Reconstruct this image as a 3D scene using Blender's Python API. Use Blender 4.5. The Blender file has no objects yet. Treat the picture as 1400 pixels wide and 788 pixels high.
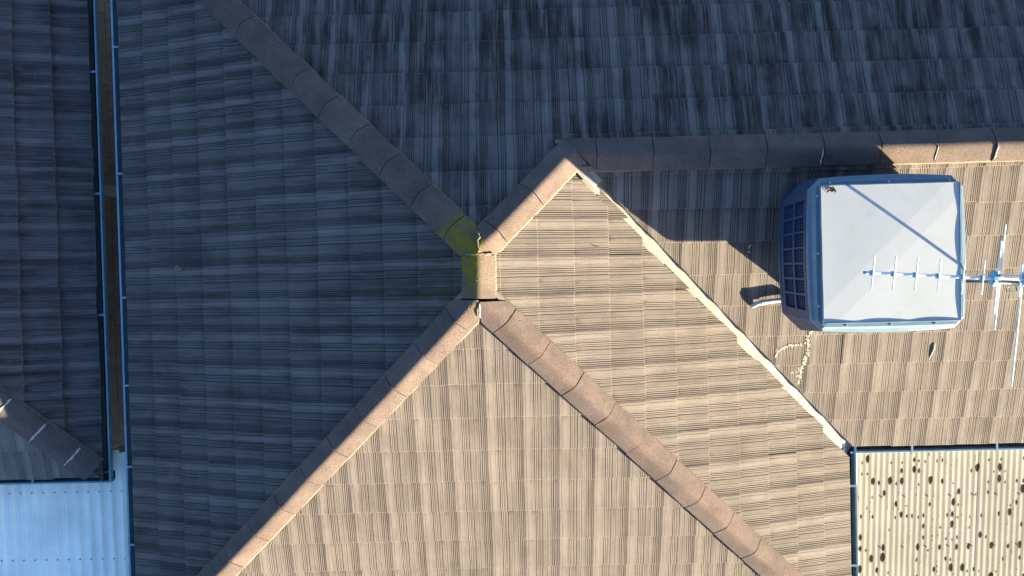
import bpy, bmesh, math, random
from mathutils import Vector, Matrix

# ------------------------------------------------------------------ camera, sky, sun, exposure
random.seed(7)
scene = bpy.context.scene
COL = scene.collection
Z0 = 3.9                                    # height of the roof apex above the ground
T = 0.414                                   # roof pitch (22.5 degrees)
CT, ST = math.cos(math.atan(T)), math.sin(math.atan(T))

cam_data = bpy.data.cameras.new('camera')
cam = bpy.data.objects.new('camera', cam_data)
COL.objects.link(cam)
scene.camera = cam
FPX = 1070.85
cam_data.sensor_width = 36.0
cam_data.lens = FPX * 36.0 / 1400.0
cam_data.clip_start = 0.1
cam_data.clip_end = 2000.0
CAM_R = Matrix(((0.99967053, 0.02407872, 0.0088903), (-0.02422865, 0.99955914, 0.01716123), (-0.00847316, -0.01737098, 0.99981321)))
CAM_C = Vector((0.3073, -0.1989, 5.9917 + Z0))
cam.matrix_world = Matrix.Translation(CAM_C) @ CAM_R.to_4x4()

SUN_AZ = math.radians(36.7)                 # south of east
SUN_EL = math.radians(8.0)
to_sun = Vector((math.cos(SUN_AZ) * math.cos(SUN_EL), -math.sin(SUN_AZ) * math.cos(SUN_EL), math.sin(SUN_EL)))
world = bpy.data.worlds.new('World')
scene.world = world
world.use_nodes = True
wn = world.node_tree
sky = wn.nodes.new('ShaderNodeTexSky')
sky.sky_type = 'NISHITA'
sky.sun_disc = False
sky.sun_elevation = SUN_EL
sky.sun_rotation = math.atan2(to_sun.x, to_sun.y)
sky.air_density = 1.0
sky.dust_density = 1.0
sky.ozone_density = 3.5
bg = wn.nodes['Background']
wn.links.new(sky.outputs[0], bg.inputs[0])
bg.inputs[1].default_value = 0.067
sun_data = bpy.data.lights.new('sun', 'SUN')
sun_data.energy = 4.2
sun_data.angle = math.radians(0.5)
sun_data.color = (1.0, 0.90, 0.58)
sun = bpy.data.objects.new('sun', sun_data)
COL.objects.link(sun)
sun.rotation_euler = to_sun.to_track_quat('Z', 'Y').to_euler()
sun.location = (6, -6, 12)
scene.view_settings.view_transform = 'Standard'
scene.view_settings.look = 'None'
scene.view_settings.gamma = 1.0
scene.view_settings.use_curve_mapping = False
scene.view_settings.exposure = 3.15
try:
    scene.cycles.use_denoising = True
except Exception:
    pass


def seen(p, m=25):
    """is a world point inside the photographed area (plus a margin)?"""
    q = CAM_R.transposed() @ (Vector(p) - CAM_C)
    if q.z > -0.1:
        return False
    x = 700 + FPX * q.x / -q.z
    y = 394 - FPX * q.y / -q.z
    return -m < x < 1400 + m and -m < y < 788 + m


# ------------------------------------------------------------------ node helpers and materials
class Nodes:
    def __init__(s, name):
        s.m = bpy.data.materials.new(name)
        s.m.use_nodes = True
        s.t = s.m.node_tree
        s.b = s.t.nodes['Principled BSDF']

    def n(s, typ, ins=None, **props):
        nd = s.t.nodes.new('ShaderNode' + typ)
        for k, v in props.items():
            setattr(nd, k, v)
        for k, v in (ins or {}).items():
            s.put(nd.inputs[k], v)
        return nd

    def put(s, sock, v):
        if isinstance(v, bpy.types.NodeSocket):
            s.t.links.new(v, sock)
        elif isinstance(v, bpy.types.Node):
            s.t.links.new(v.outputs[0], sock)
        else:
            if hasattr(sock.default_value, '__len__') and not isinstance(v, (int, float)) and len(sock.default_value) == 4 and len(v) == 3:
                v = (*v, 1)
            sock.default_value = v

    def math(s, op, a, b=None, c=None, clamp=False):
        nd = s.t.nodes.new('ShaderNodeMath')
        nd.operation = op
        nd.use_clamp = clamp
        for i, v in enumerate((a, b, c)):
            if v is not None:
                s.put(nd.inputs[i], v)
        return nd.outputs[0]

    def mix(s, f, a, b, typ='MIX'):
        nd = s.t.nodes.new('ShaderNodeMix')
        nd.data_type = 'RGBA'
        nd.blend_type = typ
        nd.clamp_factor = True
        s.put(nd.inputs['Factor'], f)
        s.put(nd.inputs['A'], a)
        s.put(nd.inputs['B'], b)
        return nd.outputs['Result']

    def ramp(s, f, stops, interp='LINEAR'):
        nd = s.t.nodes.new('ShaderNodeValToRGB')
        nd.color_ramp.interpolation = interp
        s.put(nd.inputs[0], f)
        el = nd.color_ramp.elements
        while len(el) < len(stops):
            el.new(0.5)
        for e, (p, c) in zip(el, stops):
            e.position = p
            e.color = (c, c, c, 1) if isinstance(c, (int, float)) else (*c, 1)
        return nd.outputs[0]

    def noise(s, vec, scale, detail=3, rough=0.55, dim='3D', w=None):
        nd = s.t.nodes.new('ShaderNodeTexNoise')
        nd.noise_dimensions = dim
        if vec is not None:
            s.put(nd.inputs['Vector'], vec)
        if w is not None:
            s.put(nd.inputs['W'], w)
        nd.inputs['Scale'].default_value = scale
        nd.inputs['Detail'].default_value = detail
        nd.inputs['Roughness'].default_value = rough
        return nd.outputs[0]

    def smooth(s, v, lo, hi, a=0.0, b=1.0):
        nd = s.t.nodes.new('ShaderNodeMapRange')
        nd.interpolation_type = 'SMOOTHSTEP'
        s.put(nd.inputs[0], v)
        for i, x in ((1, lo), (2, hi), (3, a), (4, b)):
            nd.inputs[i].default_value = x
        return nd.outputs[0]

    def vec(s, v, sc):
        nd = s.t.nodes.new('ShaderNodeVectorMath')
        nd.operation = 'MULTIPLY'
        s.put(nd.inputs[0], v)
        nd.inputs[1].default_value = sc
        return nd.outputs[0]

    def dist(s, v, p):
        nd = s.t.nodes.new('ShaderNodeVectorMath')
        nd.operation = 'DISTANCE'
        s.put(nd.inputs[0], v)
        nd.inputs[1].default_value = p
        return nd.outputs['Value']

    def bump(s, h, dist, strength=1.0):
        nd = s.t.nodes.new('ShaderNodeBump')
        s.put(nd.inputs['Height'], h)
        nd.inputs['Distance'].default_value = dist
        nd.inputs['Strength'].default_value = strength
        s.t.links.new(nd.outputs[0], s.b.inputs['Normal'])

    def done(s, color, rough=0.8, metal=0.0, spec=0.3):
        s.put(s.b.inputs['Base Color'], color)
        s.put(s.b.inputs['Roughness'], rough)
        s.b.inputs['Metallic'].default_value = metal
        s.b.inputs['Specular IOR Level'].default_value = spec
        return s.m


def tile_material(name, base, dark, groove_amt=1.0, stain_shade=.3, along='y'):
    k = Nodes(name)
    uv = k.n('UVMap').outputs[0]
    sep = k.n('SeparateXYZ', {0: uv})
    x, y = sep.outputs[0], sep.outputs[1]
    pos = k.n('NewGeometry').outputs['Position']
    rnd = k.n('ObjectInfo').outputs['Random']
    wob = k.math('MULTIPLY_ADD', k.noise(k.n('CombineXYZ', {0: k.math('MULTIPLY', x, 6.0), 1: k.math('MULTIPLY', y, 5.0), 2: k.math('MULTIPLY', rnd, 40.0)}), 1.0, 2), 0.003, -0.0015)
    xx = k.math('ADD', x, wob)
    g1 = [(0.020, .015, .45), (0.100, .012, .7), (0.335, .015, 1), (0.385, .012, .75), (0.44, .014, .85), (0.525, .016, 1), (0.665, .010, .3)]
    g2 = [(0.295, .009, .3), (0.60, .008, .22), (0.745, .009, .3), (0.805, .014, .8), (0.862, .015, 1), (0.915, .017, .9), (0.965, .016, .8)]

    def stops(gs):
        out = [(0, 0)]
        for p, w, d in gs:
            out += [(p - w, 0), (p - w * .35, d), (p + w * .35, d), (p + w, 0)]
        return out[1:] if out[1][0] <= 0 else out
    gr = k.math('MAXIMUM', k.ramp(xx, stops(g1)), k.ramp(xx, stops(g2)))
    fine = k.noise(None, 1.0, 2, .7, '1D', k.math('MULTIPLY', xx, 62.0))
    fine = k.smooth(fine, 0.50, 0.72)
    # how strongly a groove is dirty varies along and between tiles
    dirt_v = k.noise(k.vec(pos, (3.2, 3.2, 3.2)), 1.0, 4, .6)
    # run-off streaks follow the fall of the slope, across the courses
    run = k.noise(k.vec(pos, (34.0, 1.5, 1.0) if along == 'y' else (1.5, 34.0, 1.0)), 1.0, 4, .7)
    streak = k.math('MULTIPLY_ADD', k.noise(k.n('CombineXYZ', {0: k.math('MULTIPLY', x, 14.0), 1: k.math('MULTIPLY', y, 1.2), 2: k.math('MULTIPLY', rnd, 77.0)}), 1.0, 3, .6), .35, k.math('MULTIPLY', run, .65))
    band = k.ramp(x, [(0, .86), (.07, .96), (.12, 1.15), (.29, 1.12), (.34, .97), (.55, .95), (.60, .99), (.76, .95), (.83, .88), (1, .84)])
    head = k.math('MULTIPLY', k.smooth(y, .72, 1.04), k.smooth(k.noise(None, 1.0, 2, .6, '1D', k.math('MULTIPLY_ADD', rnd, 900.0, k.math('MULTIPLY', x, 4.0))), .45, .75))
    grain = k.noise(pos, 190.0, 2, .7)
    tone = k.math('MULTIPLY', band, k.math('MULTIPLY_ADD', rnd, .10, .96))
    tone = k.math('MULTIPLY', tone, k.smooth(dirt_v, .28, .78, 1.09, .86))
    tone = k.math('MULTIPLY', tone, k.smooth(streak, .46, .72, 1.04, .72))
    tone = k.math('MULTIPLY', tone, k.smooth(grain, .25, .75, .86, 1.14))
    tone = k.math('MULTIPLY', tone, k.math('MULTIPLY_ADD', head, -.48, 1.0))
    tone = k.math('MULTIPLY', tone, k.math('MULTIPLY_ADD', fine, -.20 * groove_amt, 1.0))
    # algae streaks and blotches; their strength also carries painted shade on north and west
    sn = k.noise(k.vec(pos, (17.0, 1.3, 1.0) if along == 'y' else (1.3, 17.0, 1.0)), 1.0, 5, .7)
    bl = k.noise(pos, 1.7, 4, .6)
    blotch = k.math('MULTIPLY', k.smooth(sn, .36, .62), k.smooth(bl, .36, .60, .15, 1.0))
    tone = k.math('MULTIPLY', tone, k.math('MULTIPLY_ADD', blotch, -.62 * stain_shade, 1.0))
    col = k.mix(1.0, base, tone, 'MULTIPLY')
    gd = k.math('MULTIPLY', gr, k.smooth(streak, .3, .65, .66 * groove_amt, .92 * groove_amt))
    col = k.mix(gd, col, dark)
    # pale lower lip: worn edge, brightened to paint a highlight along each course
    lip = k.math('MULTIPLY', k.smooth(y, .035, .0), k.smooth(k.noise(pos, 30, 2), .42, .6))
    col = k.mix(k.math('MULTIPLY', lip, .55), col, (0.20, 0.175, 0.165))
    # lichen round the ridge junction, washed down the west slope
    d1 = k.dist(k.vec(pos, (1, 1, 0)), (-0.27, -0.17, 0))
    ms = k.math('MULTIPLY', k.smooth(d1, .55, .08), k.smooth(k.noise(pos, 9, 4, .65), .42, .66))
    col = k.mix(k.math('MULTIPLY', ms, .45), col, (.085, .07, .016))
    spots = k.n('TexVoronoi', {'Vector': pos, 'Scale': 7.0})
    sp = k.math('MULTIPLY', k.smooth(spots.outputs['Distance'], .07, .03), k.smooth(k.n('SeparateColor', {0: spots.outputs['Color']}).outputs[0], .80, .84))
    col = k.mix(k.math('MULTIPLY', sp, .5), col, (.2, .19, .19))
    hgt = k.math('SUBTRACT', k.math('MULTIPLY', grain, .22), k.math('ADD', gr, k.math('MULTIPLY', fine, .35)))
    k.bump(hgt, .006, 0.9)
    return k.done(col, .92, spec=.12)


def cap_material(name, base):
    k = Nodes(name)
    pos = k.n('NewGeometry').outputs['Position']
    rnd = k.n('ObjectInfo').outputs['Random']
    g = k.noise(pos, 130.0, 3, .75)
    big = k.noise(pos, 5.0, 4, .6)
    tone = k.math('MULTIPLY', k.smooth(g, .30, .70, .62, 1.36), k.smooth(big, .25, .75, 1.14, .80))
    tone = k.math('MULTIPLY', tone, k.math('MULTIPLY_ADD', rnd, .16, .92))
    hue = k.mix(k.smooth(k.noise(pos, 22, 3), .4, .7), base, (base[0] * .92, base[1] * .98, base[2] * 1.06))
    col = k.mix(1.0, hue, tone, 'MULTIPLY')
    v = k.n('TexVoronoi', {'Vector': pos, 'Scale': 26.0})
    pit = k.math('MULTIPLY', k.smooth(v.outputs['Distance'], .16, .08), k.smooth(k.n('SeparateColor', {0: v.outputs['Color']}).outputs[0], .84, .86))
    col = k.mix(k.math('MULTIPLY', pit, .75), col, (.025, .02, .02))
    v2 = k.n('TexVoronoi', {'Vector': pos, 'Scale': 55.0})
    fl = k.math('MULTIPLY', k.smooth(v2.outputs['Distance'], .2, .1), k.smooth(k.n('SeparateColor', {0: v2.outputs['Color']}).outputs[1], .80, .83))
    col = k.mix(k.math('MULTIPLY', fl, .35), col, (.30, .26, .22))
    # yellow lichen at the ridge junction
    d = k.dist(pos, (-0.06, -0.02, Z0))
    m = k.math('MULTIPLY', k.smooth(d, .46, .10), k.smooth(k.noise(pos, 11, 5, .7), .34, .58))
    d2 = k.dist(pos, (0.0, -0.02, Z0 + .05))
    m = k.math('MAXIMUM', m, k.math('MULTIPLY', k.smooth(d2, .16, .03), k.smooth(k.noise(pos, 45, 4, .7), .48, .6)))
    sx = k.n('SeparateXYZ', {0: pos}).outputs[0]
    m = k.math('MULTIPLY', m, k.smooth(sx, .03, -.02, .10, 1.0))
    col = k.mix(k.math('MULTIPLY', m, .92), col, (.18, .13, .007))
    k.bump(k.math('SUBTRACT', k.math('ADD', g, k.math('MULTIPLY', big, .5)), pit), .003, .6)
    return k.done(col, .93, spec=.1)


def plain_material(name, base, rough=.5, metal=0.0, var=.12, scale=8.0, dirt=None, dirt_amt=.3, spec=.4, bump=0.0):
    k = Nodes(name)
    pos = k.n('NewGeometry').outputs['Position']
    n = k.noise(pos, scale, 4, .6)
    col = k.mix(1.0, base, k.smooth(n, .25, .75, 1 + var, 1 - var), 'MULTIPLY')
    if dirt:
        dn = k.noise(pos, scale * 2.3, 5, .7)
        col = k.mix(k.math('MULTIPLY', k.smooth(dn, .52, .75), dirt_amt), col, dirt)
    if bump:
        k.bump(k.noise(pos, scale * 6, 4, .65), bump, .6)
    return k.done(col, k.smooth(n, .3, .7, max(.03, rough - .06), min(1, rough + .08)), metal, spec)


def sheet_material(name, base, lichen, blot=1.0, pitch=.055, x0=0.0, grime=(.19, .16, .12)):
    """ribbed roof sheet: dirt gathers in the troughs, lichen rosettes sit along them"""
    k = Nodes(name)
    pos = k.n('NewGeometry').outputs['Position']
    rnd = k.n('ObjectInfo').outputs['Random']
    sep = k.n('SeparateXYZ', {0: pos})
    ph = k.math('FRACT', k.math('DIVIDE', k.math('SUBTRACT', sep.outputs[0], x0), pitch))
    tr = k.smooth(k.math('ABSOLUTE', k.math('SUBTRACT', ph, .5)), .30, .46)
    col = k.mix(1.0, base, k.math('MULTIPLY_ADD', rnd, .12, .94), 'MULTIPLY')
    n1 = k.noise(k.vec(pos, (1.3, 1.0, 1)), 2.0, 4, .6)
    col = k.mix(1.0, col, k.smooth(n1, .3, .75, 1.06, .86), 'MULTIPLY')
    st = k.noise(k.vec(pos, (30, 2.2, 1)), 1.0, 4, .65)
    col = k.mix(k.math('MULTIPLY', tr, k.smooth(st, .35, .72, .05, .8 * blot)), col, grime)
    if blot > .3:
        spk = k.noise(k.vec(pos, (1, .55, 1)), 70.0, 3, .7)
        zone = k.smooth(k.noise(k.vec(pos, (6, 1.6, 1)), 1.0, 3), .40, .60)
        col = k.mix(k.math('MULTIPLY', k.math('MULTIPLY', k.smooth(spk, .54, .62), zone), k.math('MULTIPLY', tr, .95)), col, lichen)
        # rosettes: one candidate per cell, drawn out along the sheet
        cell = k.n('TexVoronoi', voronoi_dimensions='2D', ins={'Vector': k.vec(pos, (1 / pitch, 9.0, 0.0001)), 'Scale': 1.0, 'Randomness': .55})
        cc = k.n('SeparateColor', {0: cell.outputs['Color']})
        wobble = k.math('MULTIPLY_ADD', k.noise(pos, 70, 4, .75), .44, -.22)
        dd = k.math('ADD', cell.outputs['Distance'], wobble)
        size = k.math('MULTIPLY_ADD', k.math('POWER', cc.outputs[1], 2.0), .36, .12)
        ros = k.smooth(k.math('SUBTRACT', dd, size), .09, -.09)
        pick = k.smooth(k.math('ADD', cc.outputs[0], k.math('MULTIPLY', k.noise(k.vec(pos, (1, 1, 0)), 2.3, 2), .5)), .90, .91)
        ros = k.math('MULTIPLY', ros, pick)
        ring = k.smooth(k.math('SUBTRACT', size, dd), .17, .24)
        col = k.mix(ros, col, lichen)
    return k.done(col, .85, spec=.04)


M = {}
LIT, GROOVE = (.163, .132, .122), (.026, .020, .021)
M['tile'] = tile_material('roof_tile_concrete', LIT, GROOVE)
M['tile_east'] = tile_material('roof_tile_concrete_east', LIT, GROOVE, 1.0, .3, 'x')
M['tile_north'] = tile_material('roof_tile_algae_and_shade_north', (.146, .121, .117), GROOVE, 1.0, 1.2, 'y')  # algae, plus shade painted in by a darker base and heavier streaks
M['tile_west'] = tile_material('roof_tile_algae_and_shade_west', (.146, .121, .117), GROOVE, 1.0, .7, 'x')  # west copy, likewise darkened for shade on top of its algae
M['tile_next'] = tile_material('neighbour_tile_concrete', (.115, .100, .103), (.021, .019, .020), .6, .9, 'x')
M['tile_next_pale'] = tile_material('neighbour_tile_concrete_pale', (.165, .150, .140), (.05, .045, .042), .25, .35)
M['cap'] = cap_material('ridge_cap_concrete', (.112, .079, .072))
M['cap_next'] = cap_material('neighbour_cap_concrete', (.085, .070, .069))
M['mortar'] = plain_material('bedding_mortar', (.14, .112, .09), .95, 0, .2, 20, (.12, .10, .07), .5, .1, .004)
M['mortar_pale'] = plain_material('pale_mortar', (.40, .345, .31), .95, 0, .15, 40, (.25, .22, .18), .4, .1, .003)
M['deck'] = plain_material('roof_underlay', (.045, .042, .040), .95, 0, .2, 6)
M['valley'] = plain_material('valley_metal', (.19, .172, .165), .55, 0, .10, 5, (.15, .13, .12), .35, .3, .004)
M['gutter'] = plain_material('gutter_paint', (.15, .25, .34), .42, 0, .12, 5, (.08, .08, .08), .5, .5)
M['gutter_in'] = plain_material('gutter_sludge', (.045, .042, .038), .9, 0, .4, 18, (.10, .08, .05), .4, .2, .006)
M['wall'] = plain_material('rendered_wall', (.42, .38, .32), .9, 0, .1, 3)
M['cool_body'] = plain_material('cooler_body_plastic', (.024, .044, .095), .5, 0, .07, 4, (.05, .07, .11), .25, .4)
M['cool_lid'] = plain_material('cooler_lid_sheet', (.37, .365, .38), .5, 0, .05, 3.0, (.27, .26, .25), .32, .2)
M['cool_trim'] = plain_material('cooler_trim_metal', (.10, .15, .21), .42, .1, .10, 14, (.20, .20, .20), .35, .5)
M['pad'] = plain_material('cooler_pad', (.035, .037, .042), .95, 0, .3, 60)
M['pvc'] = plain_material('pvc_pipe', (.36, .37, .39), .4, 0, .06, 9, (.4, .38, .34), .2)
M['alu'] = plain_material('antenna_aluminium', (.62, .62, .64), .3, .0, .08, 20, (.4, .4, .4), .2, .5)
M['bluebox'] = plain_material('antenna_blue_plastic', (.10, .28, .47), .5, 0, .08, 9)
M['black'] = plain_material('black_cable', (.02, .02, .02), .5)
M['steel'] = plain_material('galvanised_steel', (.13, .13, .135), .45, .3, .15, 12)
M['screw'] = plain_material('screw_steel', (.55, .55, .55), .3, .9)
M['screw_dark'] = plain_material('screw_rust', (.10, .08, .06), .7)
M['patio'] = sheet_material('patio_sheet', (.325, .272, .228), (.014, .012, .008), 1.0, .0555, 3.5)
M['carport'] = sheet_material('carport_sheet', (.93, .90, .84), (.2, .2, .2), .22, .116, -3.81, (.45, .46, .46))
M['white_trim'] = plain_material('white_flashing', (.45, .44, .42), .4, 0, .05, 6, (.4, .38, .33), .2)
M['paver'] = plain_material('concrete_paver', (.36, .22, .15), .9, 0, .2, 7, (.12, .10, .08), .5, .1, .004)
M['sand'] = plain_material('paver_joint_sand', (.28, .18, .12), .95, 0, .3, 20)
M['ground'] = plain_material('dry_ground', (.16, .14, .10), .95, 0, .3, .5, (.07, .09, .04), .6, .1)
M['leaf'] = plain_material('dry_leaf', (.16, .11, .07), .8, 0, .4, 60, (.34, .31, .28), .6)
M['litter'] = plain_material('leaf_litter', (.055, .042, .032), .9, 0, .4, 70)
M['concrete'] = plain_material('old_chip', (.24, .22, .2), .9)


# ------------------------------------------------------------------ object helpers
def W(p):
    return Vector((p[0], p[1], p[2] + Z0))


def link(o, parent=None):
    COL.objects.link(o)
    if parent is not None:
        o.parent = parent
    return o


def thing(name, loc, label, cat, group=None):
    o = bpy.data.objects.new(name, None)
    o.empty_display_size = .2
    COL.objects.link(o)
    o.location = loc
    o['label'] = label
    o['category'] = cat
    if group:
        o['group'] = group
    return o


ORIG = {}


def origin(o):
    """world location of an unrotated object"""
    v = Vector((0, 0, 0))
    while o is not None:
        v = v + o.location
        o = o.parent
    return v


def mesh_obj(name, verts, faces, mat, parent=None, smooth=False, mw=None, uvs=None, mats=None):
    """verts in world space unless a matrix mw is given (then local); parents are never rotated"""
    me = bpy.data.meshes.new(name)
    if mw is None:
        c = Vector((0, 0, 0))
        for v in verts:
            c += Vector(v)
        c /= max(1, len(verts))
        verts = [Vector(v) - c for v in verts]
        mw = Matrix.Translation(c)
    me.from_pydata([tuple(v) for v in verts], [], faces)
    me.materials.append(mat)
    for m in mats or []:
        me.materials.append(m)
    if smooth:
        for f in me.polygons:
            f.use_smooth = True
    me.validate()
    if smooth:
        me.set_sharp_from_angle(angle=math.radians(40))
    o = bpy.data.objects.new(name, me)
    place(o, mw, parent)
    return o


def place(o, mw, parent=None):
    COL.objects.link(o)
    m = mw.copy()
    if parent is not None:
        o.parent = parent
        m.translation = m.translation - origin(parent)
    o.matrix_local = m


class MB:
    """collects boxes, tubes and strips of ONE piece"""
    def __init__(s):
        s.v, s.f = [], []

    def add(s, vs, fs):
        b = len(s.v)
        s.v += [Vector(v) for v in vs]
        s.f += [tuple(i + b for i in f) for f in fs]
        return s

    def box(s, lo, hi, m=None):
        vs = [Vector((x, y, z)) for x in (lo[0], hi[0]) for y in (lo[1], hi[1]) for z in (lo[2], hi[2])]
        if m:
            vs = [m @ v for v in vs]
        return s.add(vs, [(0, 1, 3, 2), (4, 6, 7, 5), (0, 4, 5, 1), (2, 3, 7, 6), (0, 2, 6, 4), (1, 5, 7, 3)])

    def tube(s, pts, r, n=8, cap=True):
        pts = [Vector(p) for p in pts]
        rings = []
        for i, p in enumerate(pts):
            d = (pts[min(i + 1, len(pts) - 1)] - pts[max(i - 1, 0)]).normalized()
            a = d.orthogonal().normalized() if i == 0 else (s_prev - d * s_prev.dot(d)).normalized()
            s_prev = a
            b = d.cross(a)
            rr = r[i] if isinstance(r, (list, tuple)) else r
            rings.append([p + a * math.cos(2 * math.pi * k / n) * rr + b * math.sin(2 * math.pi * k / n) * rr for k in range(n)])
        vs = [v for ring in rings for v in ring]
        fs = []
        for i in range(len(pts) - 1):
            for k in range(n):
                fs.append((i * n + k, i * n + (k + 1) % n, (i + 1) * n + (k + 1) % n, (i + 1) * n + k))
        if cap:
            fs.append(tuple(reversed(range(n))))
            fs.append(tuple(range((len(pts) - 1) * n, len(pts) * n)))
        return s.add(vs, fs)

    def extrude(s, prof, a, b, closed=False):
        """prof: list of offsets (Vector) swept from a to b"""
        a, b = Vector(a), Vector(b)
        n = len(prof)
        vs = [a + Vector(p) for p in prof] + [b + Vector(p) for p in prof]
        fs = [(i, (i + 1) % n, n + (i + 1) % n, n + i) for i in range(n if closed else n - 1)]
        if closed:
            fs += [tuple(reversed(range(n))), tuple(range(n, 2 * n))]
        return s.add(vs, fs)

    def obj(s, name, mat, parent=None, smooth=False):
        return mesh_obj(name, s.v, s.f, mat, parent, smooth)


def set_kind(o, k):
    o['kind'] = k
    return o


def clip_bm(bm, mw, planes):
    """cut away what lies on the negative side of world planes (point, normal)"""
    inv = mw.inverted()
    n3 = mw.to_3x3().transposed()
    for p, n in planes:
        geom = bm.verts[:] + bm.edges[:] + bm.faces[:]
        if not geom:
            return
        res = bmesh.ops.bisect_plane(bm, geom=geom, dist=1e-5, plane_co=inv @ Vector(p), plane_no=(n3 @ Vector(n)).normalized(), clear_inner=True)
        edges = [e for e in res['geom_cut'] if isinstance(e, bmesh.types.BMEdge)]
        if edges:
            try:
                bmesh.ops.holes_fill(bm, edges=edges, sides=0)
            except Exception:
                pass


# ------------------------------------------------------------------ the setting
def square(name, x0, x1, y0, y1, z, mat):
    return mesh_obj(name, [(x0, y0, z), (x1, y0, z), (x1, y1, z), (x0, y1, z)], [(0, 1, 2, 3)], mat)


set_kind(square('ground', -400, 400, -400, 400, 0.0, M['ground']), 'structure')
path = set_kind(square('path', -6.2, -3.1, -4.5, 5.2, 0.006, M['sand']), 'structure')
# zig-zag pavers in the narrow side passage
PL, PW = .225, .1125
zz = [(-.5, -.5), (-.17, -.42), (.17, -.58), (.5, -.5), (.5, .5), (.17, .42), (-.17, .58), (-.5, .5)]
pv = [Vector((x * (PW * 1.6 - .004), y * (PL - .005), z)) for z in (0, .05) for x, y in zz]
pf = [tuple(range(8, 16))] + [(i, (i + 1) % 8, 8 + (i + 1) % 8, 8 + i) for i in range(8)]
paver_mesh = bpy.data.meshes.new('paver')
paver_mesh.from_pydata([tuple(v) for v in pv], [], pf)
paver_mesh.materials.append(M['paver'])
for i in range(6):
    for j in range(38):
        x = -5.25 + i * PW * 1.6
        y = -3.2 + j * PL + (PL * .5 if i % 2 else 0)
        o = bpy.data.objects.new('paver', paver_mesh)
        place(o, Matrix.Translation((x, y, .009 + random.uniform(-.002, .003))) @ Matrix.Rotation(random.uniform(-.02, .02), 4, 'Z'), path)

# ------------------------------------------------------------------ roof tiles
L, D = 0.367, 0.7466                        # short top ridge length, step down to the wing ridge
WE, WW = 3.394, 3.427                       # east and west eaves, plan distance from the ridge
G = 0.2938                                  # plan gauge of a course
TH = 0.040


def tile_bm(w, flip):
    """one flat interlocking tile: side lap step, rounded nose, slightly uneven lower edge"""
    bm = bmesh.new()
    uvl = bm.loops.layers.uv.new('UVMap')
    hw = w / 2
    ln = .385
    xs = [-hw + .0005, -hw + .008, -hw + .0085, 0.0, hw - .0006]
    zt = [-.0008, -.0008, 0, 0, 0]
    rows = [(0.0, -.003), (.003, 0.0), (ln, 0.0)]
    top = [[bm.verts.new((x, y, z + dz)) for x, z in zip(xs, zt)] for y, dz in rows]
    bot = [[bm.verts.new((x, y, -TH)) for x in (xs[0], xs[-1])] for y in (0.0, ln)]
    for i in range(2):
        for j in range(4):
            bm.faces.new((top[i][j], top[i][j + 1], top[i + 1][j + 1], top[i + 1][j]))
    bm.faces.new([bot[0][0], bot[0][1]] + [top[0][j] for j in range(4, -1, -1)])
    bm.faces.new([bot[1][1], bot[1][0]] + [top[2][j] for j in range(5)])
    bm.faces.new([bot[0][1], bot[1][1], top[2][4], top[1][4], top[0][4]])
    bm.faces.new([bot[1][0], bot[0][0], top[0][0], top[1][0], top[2][0]])
    bm.faces.new([bot[0][0], bot[1][0], bot[1][1], bot[0][1]])
    gl = G / CT
    for f in bm.faces:
        for lp in f.loops:
            u = (lp.vert.co.x + hw) / w
            lp[uvl].uv = (1 - u if flip else u, lp.vert.co.y / gl)
    return bm


tile_cache = {}


def tile_mesh(w, flip, mat):
    key = (w, flip, mat.name)
    if key not in tile_cache:
        bm = tile_bm(w, flip)
        me = bpy.data.meshes.new('roof_tile')
        bm.to_mesh(me)
        bm.free()
        me.materials.append(mat)
        tile_cache[key] = me
    return tile_cache[key]


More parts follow.
